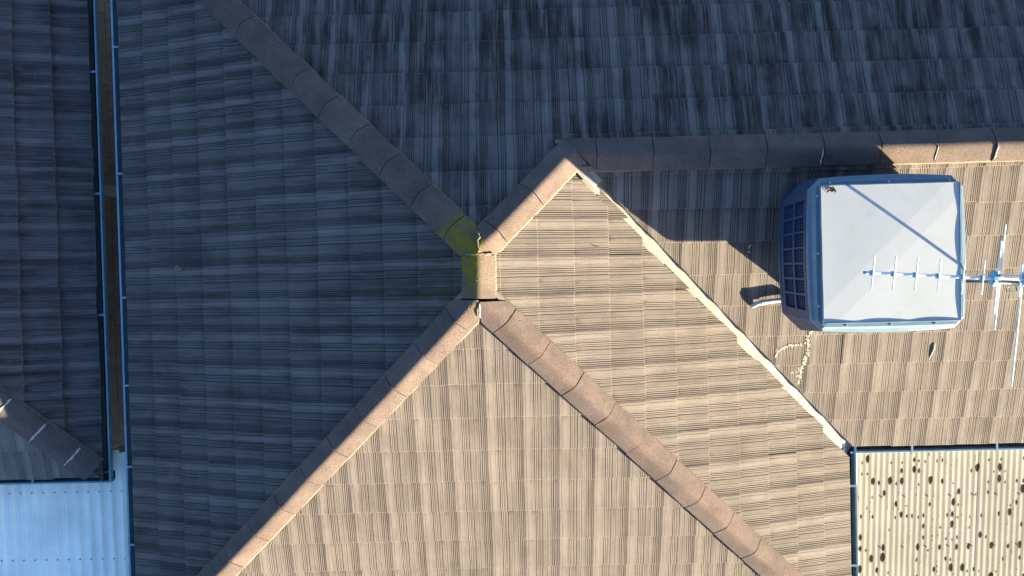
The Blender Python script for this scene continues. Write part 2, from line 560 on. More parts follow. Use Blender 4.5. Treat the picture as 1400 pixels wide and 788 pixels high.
def tile_slope(part, name, mat, u, v, base, courses, gauge, width, phase, span, planes_for, flip=False, jit=1.0, tw=None):
    """u along the eave, v up the slope (unit, world); base: point on the eave line; planes_for(centre) -> world clip planes"""
    n = u.cross(v).normalized()
    rest = bmesh.new()
    rest.loops.layers.uv.new('UVMap')
    gs = gauge / CT
    dl = (TH + .002) / gs
    rnd = random.Random(name)
    for k in range(courses):
        j0 = int(math.floor((span[0] - phase) / width)) - 1
        j1 = int(math.ceil((span[1] - phase) / width)) + 1
        cshift = rnd.uniform(-.003, .003) * jit
        for j in range(j0, j1):
            a = phase + (j + .5) * width + cshift
            low = base + u * (a - base.dot(u)) + v * (k * gs)
            mid = low + v * (gs * .5)
            planes = planes_for(mid)
            # quick reject
            corners = [low + u * sx * width * .5 + v * sy for sx in (-1, 1) for sy in (0, .385)]
            if any(all((c - Vector(p)).dot(Vector(q)) <= .004 for c in corners) for p, q in planes):
                continue
            whole = all(all((c - Vector(p)).dot(Vector(q)) >= 0 for c in corners) for p, q in planes)
            vv = (v * math.cos(dl) - n * math.sin(dl)).normalized()
            nn = u.cross(vv)
            R = Matrix((u, vv, nn)).transposed()
            tw_ = .010 if not whole else .004
            R = R @ Matrix.Rotation(rnd.gauss(0, tw_ * .6) * jit, 3, 'Z') @ Matrix.Rotation(rnd.gauss(0, .004) * jit, 3, 'Y')
            mw = R.to_4x4()
            mw.translation = low + v * rnd.gauss(0, .0028) * jit + nn * rnd.uniform(-.0006, .0007) * jit + u * rnd.gauss(0, .0006)
            vis = any(seen(c) for c in corners + [mid])
            if vis and whole:
                o = bpy.data.objects.new('roof_tile', tile_mesh(width, flip, mat))
                place(o, mw, part)
                continue
            bm = tile_bm(width, flip)
            if not whole:
                clip_bm(bm, mw, planes)
                if len(bm.faces) < 4:
                    bm.free()
                    continue
                area = sum(f.calc_area() for f in bm.faces if f.normal.z > .7)
                if area < .0006:
                    bm.free()
                    continue
            me = bpy.data.meshes.new('roof_tile')
            bm.to_mesh(me)
            bm.free()
            if vis:
                me.materials.append(mat)
                o = bpy.data.objects.new('roof_tile', me)
                place(o, mw, part)
            else:
                me.transform(mw)
                rest.from_mesh(me)
                bpy.data.meshes.remove(me)
    if len(rest.faces):
        me = bpy.data.meshes.new('outer_tiles')
        org = origin(part)
        rest.to_mesh(me)
        me.transform(Matrix.Translation(-org))
        me.materials.append(mat)
        o = bpy.data.objects.new('outer_tiles', me)
        place(o, Matrix.Translation(org), part)
        set_kind(o, 'stuff')
    rest.free()


def slope_part(house, poly, name='roof_slope'):
    """underlay sheet below the tiles of one slope"""
    vs = [W((x, y, z - .086)) for x, y, z in poly]
    nn = len(vs)
    low = [v - Vector((0, 0, .03)) for v in vs]
    return mesh_obj(name, vs + low, [tuple(range(nn)), tuple(reversed(range(nn, 2 * nn)))] + [(i, i + nn, (i + 1) % nn + nn, (i + 1) % nn) for i in range(nn)], M['deck'], house)


house = thing('tiled_house', (0, 0, 0), 'hip roofed house with concrete tiles, pinkish ridge caps and a pale metal valley', 'house')
X, Y, Z = Vector((1, 0, 0)), Vector((0, 1, 0)), Vector((0, 0, 1))
r2 = 1 / math.sqrt(2)
S_EAVE = L + .415 + 10 * G                  # plan distance below the south apex, counted from the north apex
N_EAVE = .637 + 10 * G
WING_EAVE = 2 * D - WE
X_END = 7.4
cut = .025                                  # tiles stop this far from the hip line, under the caps

# west slope
s_w = slope_part(house, [(0, 0, 0), (0, -L, 0), (-WW, -L - WW, -WW * T), (-WW, WW, -WW * T)])
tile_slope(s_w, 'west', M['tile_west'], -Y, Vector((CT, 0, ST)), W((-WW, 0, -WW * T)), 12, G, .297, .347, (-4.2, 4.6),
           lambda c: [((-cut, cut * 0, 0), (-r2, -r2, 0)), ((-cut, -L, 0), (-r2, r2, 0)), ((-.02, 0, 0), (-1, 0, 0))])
# south slope
s_s = slope_part(house, [(0, -L, 0), (S_EAVE - L, -S_EAVE, -(S_EAVE - L) * T), (-(S_EAVE - L), -S_EAVE, -(S_EAVE - L) * T)])
tile_slope(s_s, 'south', M['tile'], X, Vector((0, CT, ST)), W((0, -S_EAVE, -(S_EAVE - L) * T)), 12, G, .30, .303, (-3.6, 3.6),
           lambda c: [((0, -L - cut, 0), (r2, -r2, 0)), ((0, -L - cut, 0), (-r2, -r2, 0))])
# north slope, shared by house and wing
s_n = slope_part(house, [(0, 0, 0), (-N_EAVE, N_EAVE, -N_EAVE * T), (X_END, N_EAVE, -N_EAVE * T), (X_END, D, -D * T), (D, D, -D * T)])


def north_planes(c):
    pl = [((0, cut, 0), (r2, r2, 0))]
    pl.append(((0, cut, 0), (-r2, r2, 0)) if c.x < D else ((0, D + .015, 0), (0, 1, 0)))
    return pl


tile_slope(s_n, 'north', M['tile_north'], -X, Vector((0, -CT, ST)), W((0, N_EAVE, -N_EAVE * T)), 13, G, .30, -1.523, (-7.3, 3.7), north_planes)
# east slope
s_e = slope_part(house, [(0, 0, 0), (D, D, -D * T), (WE, WING_EAVE, -WE * T), (WE, -L - WE, -WE * T), (0, -L, 0)])


def east_planes(c):
    closed = .98 < c.x < 1.26 and c.y > .15
    off = .012 if closed else .064 + .018 * math.sin(c.y * 57.3 + c.x * 31.0)
    return [((cut, 0, 0), (r2, -r2, 0)), ((cut, -L, 0), (r2, r2, 0)), ((.02, 0, 0), (1, 0, 0)), ((D, D, 0) if False else (2 * D - off * 1.414, 0, 0), (-r2, -r2, 0))]


tile_slope(s_e, 'east', M['tile_east'], Y, Vector((-CT, 0, ST)), W((WE, 0, -WE * T)), 12, .2931, .305, -.972, (-4, 1.0), east_planes, flip=True, jit=1.25)
# south slope of the wing
s_g = slope_part(house, [(D, D, -D * T), (X_END, D, -D * T), (X_END, WING_EAVE, -WE * T), (WE, WING_EAVE, -WE * T)])
tile_slope(s_g, 'wing', M['tile'], X, Vector((0, CT, ST)), W((0, WING_EAVE, -WE * T)), 10, .2755, .30, 3.786, (D, 7.3),
           lambda c: [((0, D - .015, 0), (0, -1, 0)), ((2 * D + (.018 if c.x < 1.35 else .036 + .014 * math.sin(c.x * 41.7 + c.y * 23.0)) * 1.414, 0, 0), (r2, r2, 0))], jit=1.35)

# ------------------------------------------------------------------ ridge and hip capping
def cap_profile(hw, drop, rr=.032):
    kk = drop / (math.sqrt(hw * hw + rr * rr) - rr)
    xs = [-1, -.66, -.42, -.28, -.17, -.07, .07, .17, .28, .42, .66, 1]
    return [(x * hw, -kk * (math.sqrt((x * hw) ** 2 + rr * rr) - rr)) for x in xs]


def ridge_line(owner, a, b, joints, hw, drop, crest, mat, name='ridge_capping', clips_first=(), clips_last=(), jit=1.0, mortar_mat=None, seed=1, thick=.016, first_up=True):
    """caps lapped from a (upper) to b (lower); joints: distances from a where a cap ends"""
    rnd = random.Random(seed)
    a, b = Vector(a), Vector(b)
    ax = (b - a).normalized()
    side = ax.cross(Z).normalized()
    up = side.cross(ax).normalized()
    tot = (b - a).length
    prof = cap_profile(hw, drop)
    # bedding mortar: a low ragged wedge under both cap edges
    mb = MB()
    n = 40
    for sgn in (-1, 1):
        vs, fs = [], []
        for i in range(n + 1):
            p = a + ax * (tot * i / n)
            e = hw - .004 + rnd.uniform(-.004, .004)
            for off, h in ((e - .035, crest - drop * .65 - .012), (e, crest - drop - .006), (e + .010, crest - drop - .055), (e - .035, crest - drop - .055)):
                vs.append(p + side * sgn * off + up * h)
        for i in range(n):
            for q in range(4):
                fs.append((i * 4 + q, i * 4 + (q + 1) % 4, (i + 1) * 4 + (q + 1) % 4, (i + 1) * 4 + q))
        fs += [(3, 2, 1, 0), (n * 4, n * 4 + 1, n * 4 + 2, n * 4 + 3)]
        mb.add(vs, fs)
    bed = mb.obj(name, mortar_mat or M['mortar'], owner)
    js = [0.0] + list(joints)
    if js[-1] < tot - .02:
        js.append(tot)
    caps = []
    for i in range(len(js) - 1):
        d0, d1 = js[i], js[i + 1]
        gp = .0032 if i > 0 else 0.0
        yaw = rnd.gauss(0, .009) * jit
        lift = rnd.uniform(-.003, .004) * jit
        rows = [(d0 + gp, 1.0, 0.0), (d1 - .0030, 1.0, 0.0)]
        vs, fs = [], []
        m = len(prof)
        for dd, sc, h in rows:
            for x, z in prof:
                vs.append(Vector((x * sc, dd - d0, z + h + lift + rnd.uniform(-.0006, .0006))))
        for dd, sc, h in ((rows[-1][0], .97, 0), (rows[0][0], .97, 0)):
            for x, z in prof:
                vs.append(Vector((x * sc, dd - d0, z + h + lift - thick)))
        nr = len(rows) + 2
        for r_ in range(nr):
            r1 = (r_ + 1) % nr
            for q in range(m - 1):
                fs.append((r_ * m + q, r_ * m + q + 1, r1 * m + q + 1, r1 * m + q))
        fs.append(tuple(r_ * m for r_ in range(nr)))
        fs.append(tuple(r_ * m + m - 1 for r_ in reversed(range(nr))))
        R = Matrix((side, ax, up)).transposed()
        # keep a right-handed frame
        if R.determinant() < 0:
            R = Matrix((-side, ax, up)).transposed()
        mw = (R @ Matrix.Rotation(yaw, 3, 'Z')).to_4x4()
        mw.translation = a + ax * d0 + up * crest
        me = bpy.data.meshes.new('ridge_cap')
        me.from_pydata([tuple(v) for v in vs], [], fs)
        planes = []
        if i == 0:
            planes += list(clips_first)
        if i == len(js) - 2:
            planes += list(clips_last)
        bm = bmesh.new()
        bm.from_mesh(me)
        bmesh.ops.recalc_face_normals(bm, faces=bm.faces)
        if planes:
            clip_bm(bm, mw, planes)
        bm.normal_update()
        for f in bm.faces:
            f.smooth = True
        for e in bm.edges:
            if len(e.link_faces) == 2 and e.calc_face_angle(0) > math.radians(35):
                e.smooth = False
        bm.to_mesh(me)
        bm.free()
        me.materials.append(mat)
        o = bpy.data.objects.new('ridge_cap', me)
        place(o, mw, bed)
        caps.append(o)
    return bed, ax, side, up


HL = lambda d_: math.sqrt(2 + T * T) * d_   # length along a hip per metre of plan run


def steps(first, st, n):
    return [first + st * i for i in range(n)]


HC = dict(hw=.128, drop=.066, crest=.066)
AN, AS = W((0, 0, 0)), W((0, -L, 0))
# short top ridge: a single cap between the two hip junctions
ridge_line(house, W((0.004, -.045, 0)), W((0.004, -L - .012, 0)), [], .128, .070, .060, M['cap'], seed=3)
N_CUT = ((0, -.035, 0), (0, 1, 0))
S_CUT = ((0, -L - .020, 0), (0, -1, 0))
ridge_line(house, AN - Vector((-.03, .03, -.03 * T)), W((-3.75, 3.75, -3.75 * T)), steps(.31, .386, 14), **HC, mat=M['cap'], seed=11, clips_first=[N_CUT, ((-.006, 0, 0), (-1, 0, 0))])
ridge_line(house, AN - Vector((.02, .02, -.02 * T)), W((D + .035, D + .035, -(D + .035) * T)), [.23, .655], **HC, mat=M['cap'], seed=12, clips_first=[N_CUT, ((.010, 0, 0), (1, 0, 0))])
ridge_line(house, AS + Vector((.03, .03, .03 * T)), W((-3.4, -L - 3.4, -3.4 * T)), steps(.30, .392, 14), **HC, mat=M['cap'], seed=13, clips_first=[S_CUT, ((-.002, 0, 0), (-1, 0, 0))])
ridge_line(house, AS + Vector((-.03, .03, .03 * T)), W((3.4, -L - 3.4, -3.4 * T)), steps(.325, .392, 14), **HC, mat=M['cap'], seed=14, clips_first=[((0, -L - .034, 0), (0, -1, 0)), ((.010, 0, 0), (1, 0, 0))])
e0 = D + .005
ridge_line(house, W((D - .12, D, -D * T)), W((X_END, D, -D * T)), [.951 - D + .12 + .4515 * i for i in range(15)], .132, .075, .058, M['cap'], seed=15, jit=1.3,
           clips_first=[((D + .035, D + .035, 0), (r2, r2, 0))])
# fallen-away pointing between the hip caps at the junction and pale pointing on some ridge joints
def lump(name, pts, w, h, mat, parent, seed=0, up=Z):
    """ragged low ribbon of mortar or sealant following pts (world)"""
    rnd = random.Random(seed)
    pts = [Vector(p) for p in pts]
    fine = []
    for i in range(len(pts) - 1):
        seg = (pts[i + 1] - pts[i]).length
        m = max(1, int(seg / .018))
        for q in range(m):
            fine.append(pts[i].lerp(pts[i + 1], q / m))
    fine.append(pts[-1])
    vs, fs = [], []
    for i, p in enumerate(fine):
        dv = fine[min(i + 1, len(fine) - 1)] - fine[max(i - 1, 0)]
        sd = dv.cross(up).normalized()
        ww = w * rnd.uniform(.45, 1.25) * (.35 if i in (0, len(fine) - 1) else 1)
        o = sd * rnd.uniform(-.2, .2) * w
        hh = h * rnd.uniform(.5, 1.2)
        vs += [p + o - sd * ww * .5 - up * .006, p + o - sd * ww * .25 + up * hh, p + o + sd * ww * .25 + up * hh * rnd.uniform(.5, 1.1), p + o + sd * ww * .5 - up * .006]
    for i in range(len(fine) - 1):
        for q in range(3):
            fs.append((i * 4 + q, (i + 1) * 4 + q, (i + 1) * 4 + q + 1, i * 4 + q + 1))
    fs += [(0, 1, 2, 3), tuple(len(vs) - 4 + q for q in (3, 2, 1, 0))]
    return mesh_obj(name, vs, fs, mat, parent)


lump('junction_mortar', [W((.002, .14, .010)), W((.003, .09, .040)), W((.004, .04, .058)), W((.002, -.03, .064))], .034, .012, M['mortar'], house, 1)
lump('junction_mortar', [W((-.10, -.034, .018)), W((-.05, -.038, .045)), (W((.0, -.040, .062))), W((.06, -.038, .045)), W((.115, -.034, .012))], .018, .008, M['mortar'], house, 2)
lump('junction_mortar', [W((.004, -L - .045, .055)), W((.004, -L - .12, .035)), W((.004, -L - .16, .005))], .016, .008, M['mortar_pale'], house, 4)
for xj in (2.736, 3.645, 4.116):
    pts = []
    for q in range(6):
        yy = D - .012 - .11 * q / 5
        x_ = xj + .006 + random.uniform(-.003, .003)
        pts.append(W((x_, yy, -D * T + .066 - .075 * ((math.sqrt((D - yy) ** 2 + .0025) - .05) / (math.sqrt(.132 ** 2 + .0025) - .05)))))
    lump('joint_pointing', pts, .014, .004, M['mortar_pale'], house, int(xj * 10))

# ------------------------------------------------------------------ valley, gutters, walls
def on_wing(x, y, h=0.0):
    return W((x, y, -2 * D * T + y * T + h))


def on_east(x, y, h=0.0):
    return W((x, y, -x * T + h))


vb = MB()
hv = -.044
vs, fs = [], []
nseg = 46
rv = random.Random(5)
for i in range(nseg + 1):
    f_ = i / nseg
    x = D + .02 + (WE + .03 - D - .02) * f_
    y = 2 * D - x
    z = -x * T
    wv = .095
    j = rv.uniform(-.0025, .0025)
    vs += [W((x - wv * r2, y - wv * r2, z + wv * r2 * T + hv - .032)), W((x - .05 * r2, y - .05 * r2, z + .05 * r2 * T + hv - .010 + j)), W((x - .008, y - .008, z + hv - .006 + j)),
           W((x + .008, y + .008, z + hv - .006 + j)), W((x + .05 * r2, y + .05 * r2, z + .05 * r2 * T + hv - .010 - j)), W((x + wv * r2, y + wv * r2, z + wv * r2 * T + hv - .032))]
for i in range(nseg):
    for q in range(5):
        fs.append((i * 6 + q, i * 6 + q + 1, (i + 1) * 6 + q + 1, (i + 1) * 6 + q))
mesh_obj('valley_gutter', vs, fs, M['valley'], house)
# folded flashing that closes the head of the valley
fx = [(.775, .715), (.86, .63), (.97, .515)]
vs = []
for x, y in fx:
    z = -x * T
    for off, h in ((-.062, .012), (-.045, .022), (.004, .010), (.034, .022), (.048, .014)):
        vs.append(W((x + off * r2, y + off * r2, z + abs(off) * r2 * T + h)))
m5 = len(vs)
vs += [v - Vector((0, 0, .008)) for v in vs]
fs = []
for i in range(2):
    for q in range(4):
        fs.append((i * 5 + q, i * 5 + q + 1, (i + 1) * 5 + q + 1, (i + 1) * 5 + q))
        fs.append((m5 + i * 5 + q, m5 + (i + 1) * 5 + q, m5 + (i + 1) * 5 + q + 1, m5 + i * 5 + q + 1))
for q in range(4):
    fs.append((2 * 5 + q, 2 * 5 + q + 1, m5 + 2 * 5 + q + 1, m5 + 2 * 5 + q))
mesh_obj('valley_flashing', vs, fs, M['valley'], house)


def gutter(owner, a, b, out, rim, name='gutter', clip_at=(), depth=.085, wid=.112, back=.045):
    """quad gutter along a-b (eave line of the tile edge); out: outward unit vector"""
    a, b, out = Vector(a), Vector(b), Vector(out)
    t_ = .004
    o0, o1 = -back, wid - back
    pr = [(o0, rim), (o0, rim - depth), (o1 - .012, rim - depth), (o1, rim - depth + .030), (o1, rim - .004), (o1 + .006, rim), (o1 + .003, rim + .006), (o1 - .012, rim + .004), (o1 - .012, rim - .006),
          (o1 - t_, rim - .010), (o1 - t_, rim - depth + .032), (o1 - .014, rim - depth + t_), (o0 + t_, rim - depth + t_), (o0 + t_, rim)]
    g = MB().extrude([out * x + Z * z for x, z in pr], a, b, True).obj(name, M['gutter'], owner)
    MB().extrude([out * x + Z * z for x, z in ((o0 + .006, rim - depth + .008), (o1 - .016, rim - depth + .010), (o1 - .018, rim - depth + .016), (o0 + .006, rim - depth + .018))], a, b, True).obj('sludge', M['gutter_in'], g)
    ln = (b - a).length
    dr = (b - a).normalized()
    for c in clip_at:
        p = a + dr * c
        mb = MB()
        mb.extrude([dr * -.010 + Z * 0, dr * .010, dr * .010 + Z * .003, dr * -.010 + Z * .003], p + out * (o0 + .004) + Z * (rim + .001), p + out * (o1 + .002) + Z * (rim + .007), True)
        mb.obj('gutter_bracket', M['gutter'], g)
    return g


zw = -WW * T
gutter(house, W((-WW, 4.2, zw)), W((-WW, -L - WW, zw)), (-1, 0, 0), -.030, clip_at=[.35, 1.10, 2.15, 3.35, 4.53, 5.37, 6.15, 6.9])
ze = -WE * T
gutter(house, W((WE, WING_EAVE + .02, ze)), W((WE, -L - WE, ze)), (1, 0, 0), -.030, clip_at=[.40, 1.16, 1.9])
gutter(house, W((WE + .02, WING_EAVE, ze)), W((X_END, WING_EAVE, ze)), (0, -1, 0), -.0335, clip_at=[.58, 1.38, 2.3])


def wall_ring(owner, pts, z0, z1, thick, mat, name='wall'):
    """one wall object per straight run"""
    for i in range(len(pts)):
        p, q = Vector((*pts[i], 0)), Vector((*pts[(i + 1) % len(pts)], 0))
        dr = (q - p).normalized()
        nr = Vector((-dr.y, dr.x, 0))
        mb = MB()
        mb.extrude([Z * z0, Z * z0 + nr * thick, Z * z1 + nr * thick, Z * z1], p + dr * .001, q - dr * (thick + .001), True)
        mb.obj(name, mat, owner)


inset = .46
wall_ring(house, [(-WW + inset, -L - WW + inset), (WE - inset, -L - WW + inset), (WE - inset, WING_EAVE + inset), (X_END - inset, WING_EAVE + inset), (X_END - inset, N_EAVE - inset), (-WW + inset, N_EAVE - inset)],
          0.0, Z0 + zw - .02, .2, M['wall'])

# repairs and marks on the wing tiles
def crumbs(pts, w, n, seed, big=.016):
    """broken patches of old mortar smeared over the wing tiles"""
    rq = random.Random(seed)
    seg = [(Vector((*a_, 0)), Vector((*b_, 0))) for a_, b_ in zip(pts[:-1], pts[1:])]
    tot = sum((b_ - a_).length for a_, b_ in seg)
    mb = MB()
    for q in range(n):
        t_ = rq.random() * tot
        for a_, b_ in seg:
            if t_ <= (b_ - a_).length:
                break
            t_ -= (b_ - a_).length
        d_ = (b_ - a_).normalized()
        p = a_ + d_ * min(t_, (b_ - a_).length) + Vector((-d_.y, d_.x, 0)) * rq.gauss(0, w)
        hh = -(TH + .002) * (((p.y - WING_EAVE) / .2755) % 1.0)
        sz = big * rq.uniform(.3, 1.0)
        m_ = rq.randint(5, 7)
        ring_ = []
        for k_ in range(m_):
            an = 2 * math.pi * k_ / m_
            rr_ = sz * rq.uniform(.5, 1.1)
            ring_.append((p.x + math.cos(an) * rr_ * .6, p.y + math.sin(an) * rr_))
        th_ = rq.uniform(.0006, .0014)
        vs_ = [on_wing(x, y, hh - .004 - (TH + .002) / .2755 * (y - p.y)) for x, y in ring_] + [on_wing(p.x + (x - p.x) * .8, p.y + (y - p.y) * .8, hh + th_ - (TH + .002) / .2755 * (y - p.y)) for x, y in ring_]
        mb.add(vs_, [tuple(range(m_, 2 * m_))] + [(k_, (k_ + 1) % m_, m_ + (k_ + 1) % m_, m_ + k_) for k_ in range(m_)])
    return set_kind(mb.obj('mortar_crumbs', M['mortar_pale'], house), 'stuff')


crumbs([(2.905, -.735), (2.870, -.79), (2.862, -.83), (2.885, -.90), (2.875, -1.0)], .011, 120, 21, .015)
crumbs([(2.872, -1.0), (2.85, -1.08), (2.845, -1.14), (2.84, -1.26)], .010, 110, 22, .017)
crumbs([(2.85, -1.12), (2.80, -1.145), (2.75, -1.155)], .006, 30, 26, .009)
crumbs([(2.59, -1.0), (2.62, -.925), (2.70, -.898), (2.83, -.888)], .007, 90, 23, .014)
crumbs([(3.895, .01), (3.905, -.09), (3.945, -.17), (3.985, -.25)], .004, 80, 24, .009)
crumbs([(2.27, -.0), (2.25, -.12)], .005, 12, 25)

# ------------------------------------------------------------------ evaporative cooler on the wing
CX, CY = 3.05, -.108
cooler = thing('evaporative_cooler', W((CX, CY, -.66)), 'big boxy evaporative cooler with pale lid and louvred sides standing on the tiled wing', 'cooler')


def ring(half, z, cham, bow, n=6):
    """plan outline of the cooler body: four bowed sides with cut corners"""
    out = []
    for q in range(4):
        a = q * math.pi / 2
        ca, sa = math.cos(a), math.sin(a)
        for i in range(n + 1):
            s = -1 + 2 * i / n
            x = half + bow * (1 - s * s)
            y = s * (half - cham)
            out.append(W((CX + x * ca - y * sa, CY + x * sa + y * ca, z)))
    return out


def loft(rings, cap_top=True, cap_bot=True):
    n = len(rings[0])
    mb = MB()
    fs = []
    for i in range(len(rings) - 1):
        for q in range(n):
            fs.append((i * n + q, i * n + (q + 1) % n, (i + 1) * n + (q + 1) % n, (i + 1) * n + q))
    if cap_bot:
        fs.append(tuple(reversed(range(n))))
    if cap_top:
        fs.append(tuple(range((len(rings) - 1) * n, len(rings) * n)))
    return mb.add([v for r_ in rings for v in r_], fs)


ZB, ZT = -.425, .165
loft([ring(.515, ZB + .05, .12, .01), ring(.485, ZT - .02, .07, .01)]).obj('filter_pad', M['pad'], cooler)
loft([ring(.585, ZB, .145, .026), ring(.600, ZB + .012, .145, .028), ring(.598, ZB + .06, .14, .028), ring(.585, ZB + .062, .14, .026)]).obj('base_tray', M['cool_body'], cooler)
loft([ring(.572, ZT - .058, .085, .018), ring(.566, ZT - .025, .08, .018), ring(.548, ZT - .018, .055, .010), ring(.535, ZT + .012, .05, .004), ring(.515, ZT + .013, .05, .0)]).obj('top_frame', M['cool_trim'], cooler)
# duct down to the tiles
db = MB()
dz = [(-.34, -.34), (.34, -.34), (.34, .34), (-.34, .34)]
vs = [W((CX + x, CY + y, ZB + .002)) for x, y in dz] + [on_wing(CX + x, CY + y, -.05) for x, y in dz]
db.add(vs, [(0, 1, 2, 3), (7, 6, 5, 4)] + [(i, i + 4, (i + 1) % 4 + 4, (i + 1) % 4) for i in range(4)])
db.obj('duct', M['cool_trim'], cooler)


def panel_pt(q, s, h, off):
    """point on side q: s in [-1,1] along it, h in [0,1] up it, off outward"""
    half = .598 + (.572 - .598) * h + .020 * (1 - s * s) + off
    y = s * (.460 + .028 * h)
    z = ZB + .062 + (ZT - .060 - ZB - .062) * h
    a = q * math.pi / 2
    return W((CX + half * math.cos(a) - y * math.sin(a), CY + half * math.sin(a) + y * math.cos(a), z))


def slab(mb, q, s0, s1, h0, h1, o0, o1, n=1):
    """piece of a side panel between two depths"""
    for i in range(n):
        sa, sb = s0 + (s1 - s0) * i / n, s0 + (s1 - s0) * (i + 1) / n
        vs = [panel_pt(q, s, h, o) for s in (sa, sb) for h in (h0, h1) for o in (o0, o1)]
        mb.add(vs, [(0, 1, 3, 2), (4, 6, 7, 5), (0, 4, 5, 1), (2, 3, 7, 6), (0, 2, 6, 4), (1, 5, 7, 3)])


NC = 7
for q in range(4):
    pb = MB()
    slab(pb, q, -1.0, 1.0, .0, .10, -.055, 0, 10)
    slab(pb, q, -1.0, 1.0, .90, 1.0, -.055, 0, 10)
    slab(pb, q, -1.0, 1.0, .47, .53, -.045, -.004, 10)
    slab(pb, q, -1.0, -.86, .10, .90, -.055, -.001, 1)
    slab(pb, q, .86, 1.0, .10, .90, -.055, -.001, 1)
    for i in range(1, NC):
        s = -.86 + 1.72 * i / NC
        for h0, h1 in ((.10, .47), (.53, .90)):
            slab(pb, q, s - .017, s + .017, h0, h1, -.045, -.003)
    panel = pb.obj('side_panel', M['cool_body'], cooler)
    cp_ = MB()
    o8 = [panel_pt(q, 1, 0, 0), panel_pt((q + 1) % 4, -1, 0, 0), panel_pt((q + 1) % 4, -1, 1, 0), panel_pt(q, 1, 1, 0)]
    i8 = [panel_pt(q, 1, 0, -.03), panel_pt((q + 1) % 4, -1, 0, -.03), panel_pt((q + 1) % 4, -1, 1, -.03), panel_pt(q, 1, 1, -.03)]
    cp_.add(o8 + i8, [(0, 1, 2, 3), (7, 6, 5, 4), (0, 4, 5, 1), (1, 5, 6, 2), (2, 6, 7, 3), (3, 7, 4, 0)])
    cp_.obj('corner_post', M['cool_body'], cooler)
    for i in range(NC):
        for h0, h1 in ((.10, .47), (.53, .90)):
            s0 = -.86 + 1.72 * i / NC + .018
            s1 = -.86 + 1.72 * (i + 1) / NC - .018
            lb = MB()
            for w_ in range(1, 4):
                s = s0 + (s1 - s0) * w_ / 4
                slab(lb, q, s - .0045, s + .0045, h0, h1, -.034, -.022)
            for w_ in range(1, 5):
                h = h0 + (h1 - h0) * w_ / 5
                slab(lb, q, s0, s1, h - .009, h + .009, -.032, -.018)
            lb.obj('louvre', M['cool_body'], panel)
# lid: two facets with a diagonal flat band between the folds
LH = .505
zl = .196
cr = .012


def lp_(x, y, z):
    return W((CX + x, CY + y, z))


b0 = .10
zc_ = zl + cr
top = [lp_(-LH, -LH, zc_), lp_(-LH + b0, -LH, zc_), lp_(LH, -LH, zl), lp_(LH, LH - b0, zc_), lp_(LH, LH, zc_), lp_(LH - b0, LH, zc_), lp_(-LH, LH, zl), lp_(-LH, -LH + b0, zc_)]
fs = [(7, 5, 6), (0, 1, 3, 4, 5, 7), (1, 2, 3)]
# bowed edge lip hanging over the frame
vs = list(top)
edge = [0, 1, 2, 3, 4, 5, 6, 7]
lipv = []
for i in edge:
    p = top[i] - W((CX, CY, 0))
    lipv.append(len(vs))
    vs.append(W((CX + math.copysign(min(abs(p.x) + .007, LH + .007), p.x), CY + math.copysign(min(abs(p.y) + .007, LH + .007), p.y), zl - .008)))
lip2 = []
for i in edge:
    lip2.append(len(vs))
    vs.append(vs[lipv[i]] - Vector((0, 0, .018)))
for i in range(8):
    j = (i + 1) % 8
    fs.append((edge[i], lipv[i], lipv[j], edge[j]))
    fs.append((lipv[i], lip2[i], lip2[j], lipv[j]))
fs.append(tuple(reversed(lip2)))
mesh_obj('lid', vs, fs, M['cool_lid'], cooler)
# raised rim round the lid, buckled between its screws
for q in range(4):
    ca, sa = math.cos(q * math.pi / 2), math.sin(q * math.pi / 2)
    vs, fs = [], []
    n = 36
    for i in range(n + 1):
        f_ = i / n
        y = (-1 + 2 * f_) * (LH + .0085)
        ex, ey = LH * ca - max(-LH, min(LH, y)) * sa, LH * sa + max(-LH, min(LH, y)) * ca
        h = zl + cr - cr * max(0.0, (abs(ex - ey) - b0) / (2 * LH - b0)) + .0035 + .0045 * abs(math.sin(math.pi * 2.6 * f_ + .35 * q)) * (1 if 0 < i < n else 0)
        for x, z in ((LH + .0005, zl - .02), (LH + .0005, h), (LH + .008, h - .001), (LH + .0085, zl - .026)):
            vs.append(W((CX + x * ca - y * sa, CY + x * sa + y * ca, z)))
    for i in range(n):
        for k_ in range(4):
            fs.append((i * 4 + k_, i * 4 + (k_ + 1) % 4, (i + 1) * 4 + (k_ + 1) % 4, (i + 1) * 4 + k_))
    fs += [(3, 2, 1, 0), (n * 4, n * 4 + 1, n * 4 + 2, n * 4 + 3)]
    mesh_obj('lid_rim', vs, fs, M['cool_trim'], cooler)
for sx, sy in ((-1, .02), (0.0, -1), (0.0, 1), (1, .02), (-1, .82), (-1, -.72), (1, .85), (-.82, 1), (.84, 1), (-.62, -1), (.62, -1), (1, -.7)):
    px, py = CX + sx * .528, CY + sy * .528
    mb = MB()
    mb.tube([W((px, py, ZT + .008)), W((px, py, ZT + .022))], .009, 8)
    mb.tube([W((px, py, ZT + .021)), W((px, py, ZT + .027))], .0055, 6)
    mb.obj('lid_screw', M['screw'], cooler)
# drain pipe
pz = -.60
mb = MB()
mb.tube([W((2.66, -.47, -.775)), W((2.50, -.480, -.782)), W((2.40, -.492, -.788)), W((2.365, -.502, -.795)), W((2.345, -.515, -.812)), W((2.338, -.522, -.845))], .021, 10)
mb.tube([W((2.43, -.488, -.786)), W((2.395, -.493, -.788))], .025, 10)
mb.obj('drain_pipe', M['pvc'], cooler, True)
